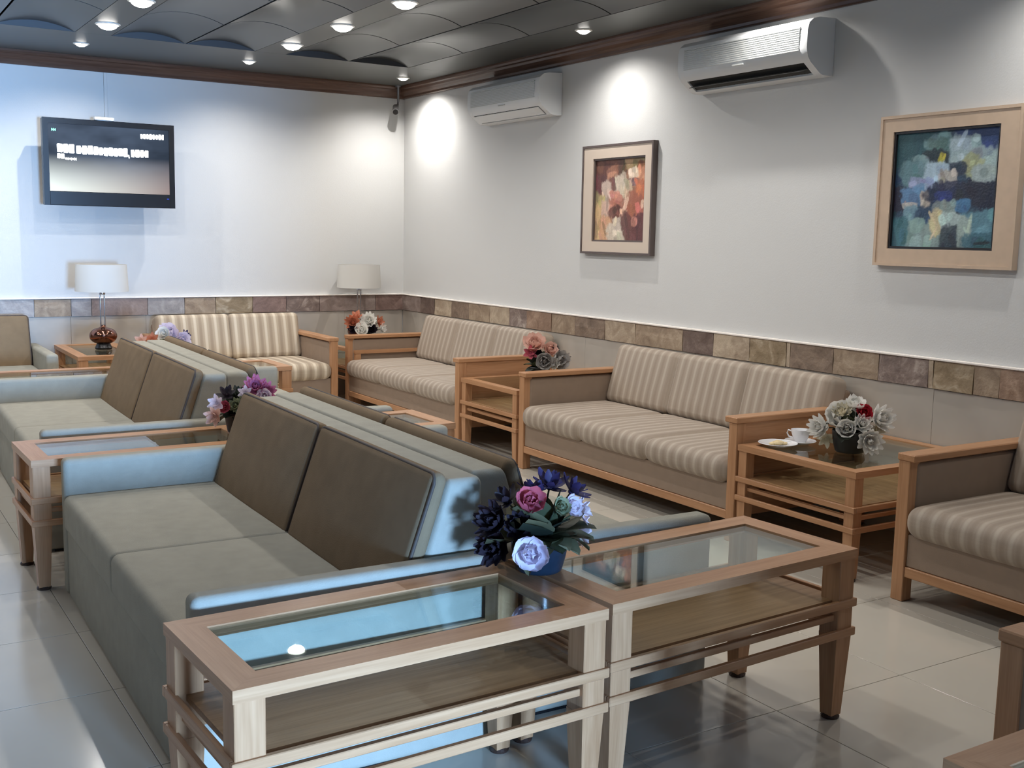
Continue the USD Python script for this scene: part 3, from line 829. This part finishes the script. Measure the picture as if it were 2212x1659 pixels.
def framed_picture(label, y0, y1, z0, z1, iy0, iy1, iz0, iz1, edge, face, inner, base, dabs, seed):
    """Hangs on the right wall; local x runs from far (0) to near, face towards local -y."""
    t = thing('framed_painting', label, 'painting', (WX - 0.001, y1, z0), -90)
    W, H = y1 - y0, z1 - z0
    a0, a1, b0, b1 = y1 - iy1, y1 - iy0, iz0 - z0, iz1 - z0
    part(t, 'frame', extrude(ring(0, W, 0, H, 0.015), 0.042, 'y', -0.042), edge)
    outer = [(0.014, 0.014), (W - 0.014, 0.014), (W - 0.014, H - 0.014), (0.014, H - 0.014)]
    hole = [(a0, b0), (a0, b1), (a1, b1), (a1, b0)]
    part(t, 'mount', extrude(Polygon(outer, [hole]), 0.034, 'y', -0.036), face)
    hole2 = [(a0 + 0.012, b0 + 0.012), (a0 + 0.012, b1 - 0.012), (a1 - 0.012, b1 - 0.012), (a1 - 0.012, b0 + 0.012)]
    part(t, 'inner_slip', extrude(Polygon([(a0, b0), (a1, b0), (a1, b1), (a0, b1)], [hole2]), 0.024, 'y', -0.028), inner)
    nx, nz = 130, 160
    u, v = np.meshgrid(np.linspace(0, 1, nx), np.linspace(0, 1, nz), indexing='ij')
    vv = np.stack([a0 + u * (a1 - a0), u * 0 - 0.014, b0 + v * (b1 - b0)], -1).reshape(-1, 3)
    ix = np.arange(nx * nz).reshape(nx, nz)
    qq = np.stack([ix[:-1, :-1], ix[1:, :-1], ix[1:, 1:], ix[:-1, 1:]], -1).reshape(-1, 4)
    ff = np.vstack([qq[:, [0, 1, 2]], qq[:, [0, 2, 3]]])
    painted(t, 'canvas', vv, ff, dabs_picture(nx, nz, np.array(base), dabs, seed, (a1 - a0) / (b1 - b0)), 'paint')
    return t


warm = [(0.12, 0.82, 0.2, 0.32, 0, (92, 58, 58)), (0.28, 0.92, 0.36, 0.12, 0, (98, 62, 54)), (0.35, 0.84, 0.12, 0.08, 20, (150, 104, 84)), (0.34, 0.78, 0.1, 0.06, 0, (190, 138, 112)),
        (0.55, 0.88, 0.08, 0.14, 0, (94, 66, 52)), (0.78, 0.93, 0.2, 0.09, 0, (150, 128, 92)), (0.88, 0.88, 0.08, 0.07, 0, (128, 82, 46)), (0.92, 0.76, 0.14, 0.12, 0, (190, 132, 102)), (0.74, 0.8, 0.1, 0.07, 10, (212, 190, 166)),
        (0.72, 0.70, 0.16, 0.05, 5, (118, 88, 88)), (0.9, 0.62, 0.14, 0.12, 0, (178, 108, 78)), (0.5, 0.66, 0.13, 0.13, -12, (206, 190, 172)), (0.34, 0.68, 0.07, 0.1, 20, (110, 72, 66)), (0.24, 0.6, 0.1, 0.14, 10, (200, 178, 164)),
        (0.66, 0.58, 0.08, 0.14, 0, (196, 172, 144)), (0.1, 0.42, 0.14, 0.16, 0, (176, 158, 110)), (0.12, 0.22, 0.16, 0.24, 0, (206, 170, 126)), (0.26, 0.36, 0.12, 0.16, 12, (206, 172, 156)), (0.45, 0.48, 0.16, 0.1, -20, (178, 112, 92)),
        (0.42, 0.55, 0.13, 0.05, -15, (196, 134, 116)), (0.8, 0.42, 0.22, 0.16, -25, (158, 94, 74)), (0.92, 0.34, 0.12, 0.09, 0, (182, 106, 94)), (0.95, 0.45, 0.06, 0.05, 0, (214, 176, 150)), (0.42, 0.34, 0.15, 0.1, 10, (108, 66, 58)),
        (0.58, 0.38, 0.03, 0.2, -28, (222, 184, 160)), (0.56, 0.33, 0.06, 0.06, 0, (220, 176, 150)), (0.24, 0.12, 0.14, 0.2, 0, (206, 158, 122)), (0.45, 0.1, 0.2, 0.14, 0, (206, 192, 174)), (0.5, 0.22, 0.14, 0.08, 0, (196, 180, 166)),
        (0.9, 0.14, 0.16, 0.2, 0, (96, 54, 56)), (0.68, 0.16, 0.12, 0.22, 30, (104, 62, 58)), (0.78, 0.24, 0.06, 0.06, 0, (176, 120, 104))]
framed_picture('upright framed painting in warm red, orange and cream dabs in a narrow frame', 5.80, 6.60, 1.387, 2.143, 5.887, 6.475, 1.474, 2.05, 'frame_taupe', 'mat_cream', 'frame_taupe', lin(150, 112, 90), warm, 4)
blue = [(0.2, 0.82, 0.3, 0.22, 0, (42, 84, 92)), (0.85, 0.85, 0.3, 0.2, 0, (34, 58, 104)), (0.15, 0.5, 0.2, 0.2, 0, (36, 66, 92)), (0.9, 0.52, 0.2, 0.18, 0, (30, 36, 58)), (0.06, 0.42, 0.12, 0.12, 0, (36, 34, 54)),
        (0.42, 0.9, 0.14, 0.06, 15, (112, 146, 150)), (0.46, 0.84, 0.14, 0.07, 0, (92, 124, 124)), (0.4, 0.76, 0.16, 0.08, 0, (34, 48, 56)), (0.46, 0.755, 0.035, 0.05, -20, (164, 158, 66)), (0.25, 0.74, 0.08, 0.06, 0, (124, 152, 156)),
        (0.2, 0.64, 0.14, 0.12, 0, (92, 126, 134)), (0.66, 0.84, 0.14, 0.1, 0, (158, 178, 188)), (0.62, 0.75, 0.1, 0.07, 0, (146, 168, 174)), (0.84, 0.7, 0.16, 0.14, 0, (140, 160, 166)), (0.75, 0.68, 0.1, 0.1, -30, (148, 156, 122)),
        (0.86, 0.62, 0.12, 0.08, 0, (150, 166, 168)), (0.6, 0.66, 0.12, 0.06, 0, (40, 52, 70)), (0.42, 0.63, 0.13, 0.11, 0, (164, 188, 204)), (0.53, 0.58, 0.09, 0.08, 0, (168, 164, 158)), (0.27, 0.55, 0.12, 0.05, -15, (134, 146, 178)),
        (0.22, 0.45, 0.14, 0.08, 0, (92, 130, 168)), (0.33, 0.42, 0.05, 0.08, 10, (176, 166, 156)), (0.55, 0.47, 0.22, 0.1, 0, (32, 42, 74)), (0.5, 0.44, 0.09, 0.05, 0, (40, 56, 118)), (0.75, 0.46, 0.15, 0.1, 0, (34, 40, 58)),
        (0.18, 0.37, 0.08, 0.03, 0, (176, 172, 170)), (0.2, 0.28, 0.08, 0.1, 0, (108, 142, 158)), (0.35, 0.24, 0.13, 0.12, 0, (44, 68, 96)), (0.68, 0.36, 0.08, 0.06, 0, (72, 120, 160)), (0.52, 0.34, 0.1, 0.07, 0, (128, 146, 144)),
        (0.86, 0.2, 0.24, 0.13, 0, (88, 130, 146)), (0.2, 0.1, 0.26, 0.14, 0, (126, 150, 150)), (0.08, 0.14, 0.1, 0.14, 0, (64, 112, 124)), (0.42, 0.12, 0.12, 0.12, 0, (132, 152, 150)), (0.45, 0.22, 0.06, 0.12, 0, (188, 176, 142)),
        (0.58, 0.23, 0.1, 0.09, 0, (164, 182, 182)), (0.58, 0.08, 0.1, 0.13, 0, (48, 62, 72)), (0.72, 0.12, 0.07, 0.16, 0, (150, 168, 164)), (0.88, 0.07, 0.2, 0.08, 0, (56, 98, 114)), (0.88, 0.06, 0.08, 0.012, 5, (24, 36, 46))]
framed_picture('large blue abstract flower painting in a wide beige frame at the right edge', 3.15, 3.955, 1.386, 2.143, 3.264, 3.874, 1.474, 2.062, 'frame_beige', 'frame_beige', 'frame_black', lin(44, 66, 86), blue, 8)


# ------------------------------------------------------------------ flowers
def petal_mesh(L, Wd, curl, cup, nu=5, nv=3, ruffle=0.0, seed=0):
    u = np.linspace(0, 1, nu)[:, None]
    v = np.linspace(-1, 1, nv)[None, :]
    w = Wd * np.sin(np.pi * np.clip(u * 0.86 + 0.1, 0, 1)) ** 0.75
    x = L * u * np.cos(curl * u) + 0 * v
    z = L * u * np.sin(curl * u) + cup * Wd * v * v
    y = w * v
    p = np.stack([x, y, z + ruffle * Wd * np.sin(3.1 * v + seed) * u], -1).reshape(-1, 3)
    ix = np.arange(nu * nv).reshape(nu, nv)
    q = np.stack([ix[:-1, :-1], ix[1:, :-1], ix[1:, 1:], ix[:-1, 1:]], -1).reshape(-1, 4)
    return trimesh.Trimesh(p, np.vstack([q[:, [0, 1, 2]], q[:, [0, 2, 3]]]), process=False)


def aim(mesh, d):
    d = np.asarray(d, float); d /= np.linalg.norm(d)
    mesh.apply_transform(trimesh.geometry.align_vectors((0, 0, 1), d))
    return mesh


def blossom(R, kind, seed):
    r = random.Random(seed)
    ms = []
    if kind == 'rose':
        for ring_, (n, el, sc) in enumerate(((7, 8, 1.0), (6, 32, 0.82), (5, 56, 0.62), (3, 76, 0.42))):
            for k in range(n):
                pm = petal_mesh(R * sc, R * sc * 0.52, 0.5, 0.25, 5, 4, 0.18, r.random() * 6)
                rot(pm, -el + r.uniform(-8, 8), (0, 1, 0)); rot(pm, 360 * k / n + ring_ * 27 + r.uniform(-8, 8), (0, 0, 1))
                ms.append(pm)
    elif kind == 'mum':
        for n, el, sc in ((12, 5, 1.0), (11, 28, 0.92), (9, 50, 0.75), (6, 72, 0.5)):
            for k in range(n):
                pm = petal_mesh(R * sc, R * sc * 0.22, 0.55, 0.3, 4, 3, 0, 0)
                rot(pm, -el + r.uniform(-6, 6), (0, 1, 0)); rot(pm, 360 * k / n + r.uniform(-8, 8), (0, 0, 1))
                ms.append(pm)
    else:  # star: pointed open flower
        for n, el, sc in ((6, 12, 1.0), (5, 38, 0.8)):
            for k in range(n):
                pm = petal_mesh(R * sc, R * sc * 0.26, 0.25, 0.2, 5, 3, 0, 0)
                rot(pm, -el + r.uniform(-8, 8), (0, 1, 0)); rot(pm, 360 * k / n + el + r.uniform(-8, 8), (0, 0, 1))
                ms.append(pm)
    ms.append(T(trimesh.creation.icosphere(1, R * 0.17), 0, 0, R * 0.06))
    return cat(*ms)


def bouquet(label, loc, pot_mat, pot_r, pot_h, flowers, leaves, seed, fat=1.0):
    """flowers: (dx, dy, dz, radius, kind, petal material, (aim))."""
    t = thing('flower_pot', label, 'flower pot', loc)
    r = random.Random(seed)
    n = 14
    pr = [(0, 0.002), (pot_r * 0.74, 0.0), (pot_r * 0.8, 0.004)] + [(pot_r * (0.8 + 0.2 * math.sin(k / n * 1.7)), 0.004 + pot_h * k / n) for k in range(1, n)] + [(pot_r * 1.03, pot_h), (pot_r * 1.0, pot_h + 0.004), (pot_r * 0.9, pot_h - 0.004), (0, pot_h - 0.012)]
    part(t, 'pot', lathe(pr, 32), pot_mat, smooth=40)
    for k in range(leaves[0]):
        a = r.uniform(0, 360)
        L = r.uniform(0.8, 1.25) * leaves[1]
        lf = petal_mesh(L, L * 0.40, r.uniform(-0.6, 0.5), 0.18, 6, 4, 0.08, k)
        rot(lf, -r.uniform(5, 70), (0, 1, 0)); rot(lf, a, (0, 0, 1))
        part(t, 'leaf', T(lf, 0, 0, pot_h - 0.005), r.choice(leaves[2]), smooth=60)
    for k, (dx, dy, dz, R, kind, mt, *d) in enumerate(flowers):
        d = d[0] if d else (dx * 1.2, dy * 1.2, max(dz - pot_h * 0.8, 0.05))
        b = aim(blossom(R, kind, seed * 31 + k), d)
        bp = part(t, 'blossom', T(b, dx, dy, dz), mt, smooth=60)
        s0, s1 = np.array([dx * 0.15, dy * 0.15, pot_h - 0.01]), np.array([dx, dy, dz])
        part(bp, 'stem', tube([s0, (s0 * 0.45 + s1 * 0.55) + [0, 0, 0.012], s1], 0.0028, 5), 'stem_green')
    return t


TOCAM = (-0.52, -0.80, 0.35)      # the side most blooms face
bouquet('purple, pink and lilac artificial flowers in a blue glass pot on the front tables', (1.70, 2.56, HT), 'pot_blue', 0.082, 0.095,
        [(-0.085, -0.085, 0.085, 0.062, 'rose', 'petal_lilac', (-0.5, -0.85, 0.1)), (-0.045, -0.02, 0.205, 0.05, 'rose', 'petal_pink', (-0.4, -0.7, 0.6)),
         (0.05, 0.03, 0.228, 0.066, 'star', 'petal_purple', (0.0, -0.4, 0.9)), (0.112, 0.01, 0.212, 0.064, 'star', 'petal_purple', (0.5, -0.4, 0.7)), (0.015, 0.05, 0.212, 0.06, 'star', 'petal_purple', (0.1, 0.2, 1)),
         (-0.125, 0.03, 0.145, 0.07, 'mum', 'petal_dark', (-0.8, -0.3, 0.4)), (-0.12, 0.035, 0.075, 0.068, 'mum', 'petal_dark', (-0.8, -0.5, 0.1)), (-0.09, 0.03, 0.20, 0.058, 'star', 'petal_dark', (-0.6, 0, 0.8)),
         (-0.08, -0.02, 0.14, 0.055, 'mum', 'petal_dark', (-0.6, -0.7, 0.3)), (0.075, -0.035, 0.18, 0.04, 'rose', 'petal_lilac', (0.3, -0.8, 0.4)), (0.128, -0.01, 0.16, 0.055, 'star', 'petal_lilac', (0.7, -0.6, 0.2)),
         (0.135, 0.0, 0.10, 0.055, 'star', 'petal_lilac', (0.8, -0.5, -0.1)), (0.025, -0.06, 0.19, 0.034, 'rose', 'petal_green', (0.0, -0.8, 0.5))],
        (36, 0.135, ['leaf_green', 'leaf_olive', 'leaf_dark', 'leaf_olive']), 11)
bouquet('pink and white artificial flowers in a brown pot between the two left-facing grey sofas', (1.64, 5.07, HT), 'pot_brown', 0.062, 0.09,
        [(0.085, 0.000, 0.204, 0.070, 'mum', 'petal_magenta', (-0.3, -0.8, 0.5)), (0.123, -0.025, 0.184, 0.061, 'mum', 'petal_magenta', (0, -0.9, 0.4)), (0.111, -0.060, 0.164, 0.049, 'rose', 'petal_lilac', TOCAM),
         (0.025, -0.034, 0.188, 0.041, 'star', 'petal_lilac', TOCAM), (0.025, -0.051, 0.144, 0.049, 'mum', 'petal_green', TOCAM), (-0.025, -0.051, 0.132, 0.045, 'mum', 'petal_green', TOCAM), (0.068, -0.076, 0.132, 0.041, 'mum', 'petal_cream', TOCAM),
         (-0.060, -0.017, 0.180, 0.053, 'star', 'petal_dark', (-0.3, -0.5, 0.8)), (0.000, 0.000, 0.180, 0.049, 'star', 'leaf_dark', (0, -0.5, 0.8)), (-0.111, -0.043, 0.148, 0.049, 'star', 'petal_lilac', (-0.7, -0.6, 0.3)), (-0.128, -0.068, 0.096, 0.057, 'star', 'petal_blush', (-0.8, -0.6, 0)),
         (-0.076, -0.043, 0.128, 0.037, 'rose', 'petal_pink', TOCAM)],
        (28, 0.10, ['leaf_dark', 'leaf_green', 'leaf_dark']), 12)
bouquet('lilac and orange artificial flowers behind the farther grey sofa, in front of the striped two-seater', (1.95, 7.62, HT), 'pot_brown', 0.07, 0.1,
        [(0.05, 0, 0.235, 0.09, 'rose', 'petal_lilac', TOCAM), (0.115, -0.02, 0.195, 0.07, 'rose', 'petal_lilac', (0.2, -0.9, 0.2)), (0.145, 0, 0.22, 0.05, 'star', 'petal_purple', (0.5, -0.7, 0.3)), (0.0, -0.03, 0.24, 0.06, 'rose', 'petal_white', TOCAM), (-0.08, -0.03, 0.20, 0.06, 'star', 'petal_orange', TOCAM),
         (-0.15, -0.03, 0.195, 0.055, 'star', 'petal_blush', TOCAM), (0.0, -0.06, 0.175, 0.05, 'mum', 'petal_green', TOCAM)],
        (18, 0.09, ['leaf_dark', 'leaf_green']), 13)
bouquet('white artificial flowers with one red bloom in a dark pot on the coffee cup table', (4.16, 3.585, 0.502), 'pot_dark', 0.085, 0.10,
        [(-0.03, 0.05, 0.155, 0.095, 'rose', 'petal_white', (-0.6, -0.6, 0.5)), (-0.075, 0.11, 0.105, 0.075, 'mum', 'petal_white', (-0.8, -0.1, 0.2)), (0.02, 0.0, 0.215, 0.06, 'rose', 'petal_white', (-0.3, -0.4, 0.9)),
         (0.03, -0.045, 0.19, 0.05, 'rose', 'petal_red', (-0.5, -0.7, 0.5)), (0.08, -0.09, 0.165, 0.085, 'mum', 'petal_white', (-0.2, -0.9, 0.3)), (0.02, -0.095, 0.07, 0.08, 'mum', 'petal_white', (-0.6, -0.8, 0)), (-0.04, 0.02, 0.18, 0.06, 'mum', 'petal_cream', (-0.5, -0.3, 0.8)),
         (0.0, -0.06, 0.14, 0.06, 'mum', 'petal_white', (-0.5, -0.8, 0.4)), (0.05, 0.01, 0.18, 0.06, 'mum', 'petal_white', (0.2, -0.5, 0.8)), (-0.05, -0.02, 0.12, 0.06, 'rose', 'petal_white', (-0.7, -0.6, 0.2)),
         (0.06, -0.10, 0.12, 0.045, 'star', 'petal_cream', (-0.2, -0.9, 0.2)), (-0.06, 0.09, 0.055, 0.05, 'star', 'petal_cream', (-0.8, -0.3, -0.2))],
        (26, 0.10, ['leaf_dark', 'leaf_dark', 'leaf_green']), 14)
bouquet('blush and grey artificial flowers on the table between the two farther striped sofas', (4.20, 6.37, 0.502), 'pot_dark', 0.07, 0.1,
        [(-0.03, 0.02, 0.24, 0.10, 'rose', 'petal_blush', (-0.4, -0.5, 0.8)), (0.05, -0.03, 0.215, 0.07, 'rose', 'petal_blush', (0, -0.9, 0.4)), (-0.08, 0.0, 0.2, 0.06, 'star', 'petal_pink', TOCAM), (0.09, -0.01, 0.21, 0.06, 'mum', 'petal_dark', (0.5, -0.6, 0.4)),
         (-0.03, 0.0, 0.18, 0.06, 'mum', 'petal_dark', TOCAM), (-0.02, -0.09, 0.155, 0.08, 'rose', 'petal_grey', (-0.5, -0.85, 0.0)), (0.09, -0.09, 0.155, 0.085, 'rose', 'petal_grey', (0, -0.95, 0.1)), (0.16, -0.07, 0.16, 0.06, 'star', 'petal_grey', (0.6, -0.7, 0.1)), (0.04, -0.11, 0.13, 0.055, 'mum', 'petal_white', TOCAM)],
        (22, 0.10, ['leaf_dark', 'leaf_green']), 15)
bouquet('orange and white artificial flowers on the corner table in front of the farther lamp', (4.07, 9.03, 0.502), 'pot_dark', 0.07, 0.09,
        [(-0.10, 0, 0.205, 0.09, 'mum', 'petal_orange', TOCAM), (-0.06, 0.02, 0.255, 0.075, 'star', 'petal_orange', (-0.3, -0.4, 0.8)), (0.04, -0.03, 0.225, 0.095, 'mum', 'petal_white', TOCAM), (0.14, 0.0, 0.21, 0.07, 'star', 'petal_orange', (0.5, -0.7, 0.3)),
         (-0.05, -0.08, 0.15, 0.08, 'rose', 'petal_white', TOCAM), (0.15, -0.04, 0.155, 0.06, 'star', 'petal_white', (0.5, -0.8, 0)), (0.06, -0.06, 0.15, 0.06, 'mum', 'petal_dark', TOCAM), (-0.12, -0.04, 0.15, 0.055, 'mum', 'petal_dark', TOCAM)],
        (20, 0.09, ['leaf_dark', 'leaf_green']), 16)

# ------------------------------------------------------------------ cup, saucer and plate
ZT = 0.502
sa = thing('saucer', 'white saucer under the coffee cup', 'saucer', (4.10, 3.845, ZT))
part(sa, 'dish', lathe([(0, 0.0), (0.04, 0.0), (0.045, 0.003), (0.07, 0.012), (0.078, 0.016), (0.076, 0.018), (0.066, 0.015), (0.04, 0.007), (0, 0.006)], 40), 'porcelain', smooth=40)
cu = thing('coffee_cup', 'white coffee cup standing on its saucer', 'cup', (4.10, 3.845, ZT + 0.0078))
part(cu, 'bowl', lathe([(0, 0.0), (0.026, 0.0), (0.028, 0.006), (0.036, 0.02), (0.045, 0.045), (0.048, 0.064), (0.0455, 0.064), (0.042, 0.044), (0.033, 0.02), (0.022, 0.009), (0, 0.008)], 40), 'porcelain', smooth=40)
hd = tube([(-0.042, 0.0, 0.052), (-0.062, 0.006, 0.056), (-0.068, 0.008, 0.04), (-0.058, 0.005, 0.024), (-0.036, 0, 0.02)], 0.004, 8)
part(cu, 'handle', rot(hd, -55, (0, 0, 1)), 'porcelain', smooth=40)
pl = thing('plate', 'white plate with a half-eaten pale biscuit, in front of the coffee cup', 'plate', (3.945, 3.845, ZT))
part(pl, 'dish', lathe([(0, 0.0), (0.05, 0.0), (0.055, 0.003), (0.088, 0.014), (0.096, 0.018), (0.094, 0.020), (0.084, 0.0165), (0.052, 0.007), (0, 0.006)], 40), 'porcelain', smooth=40)
bk = thing('biscuit', 'broken pale biscuit lying on the white plate', 'biscuit', (3.945, 3.845, ZT + 0.0065))
for k, (x, y, s) in enumerate(((0.0, 0.0, 0.03), (0.028, -0.012, 0.02), (-0.028, 0.01, 0.018))):
    c = trimesh.creation.icosphere(2, s)
    c.vertices = c.vertices * [1, 0.8, 0.36] * (0.8 + 0.5 * meshkit.noise(c.vertices * 90 + k * 9, k)[:, None])
    c.apply_translation((x, y, -c.bounds[0][2]))
    part(bk, 'crumb', c, 'biscuit', smooth=60)
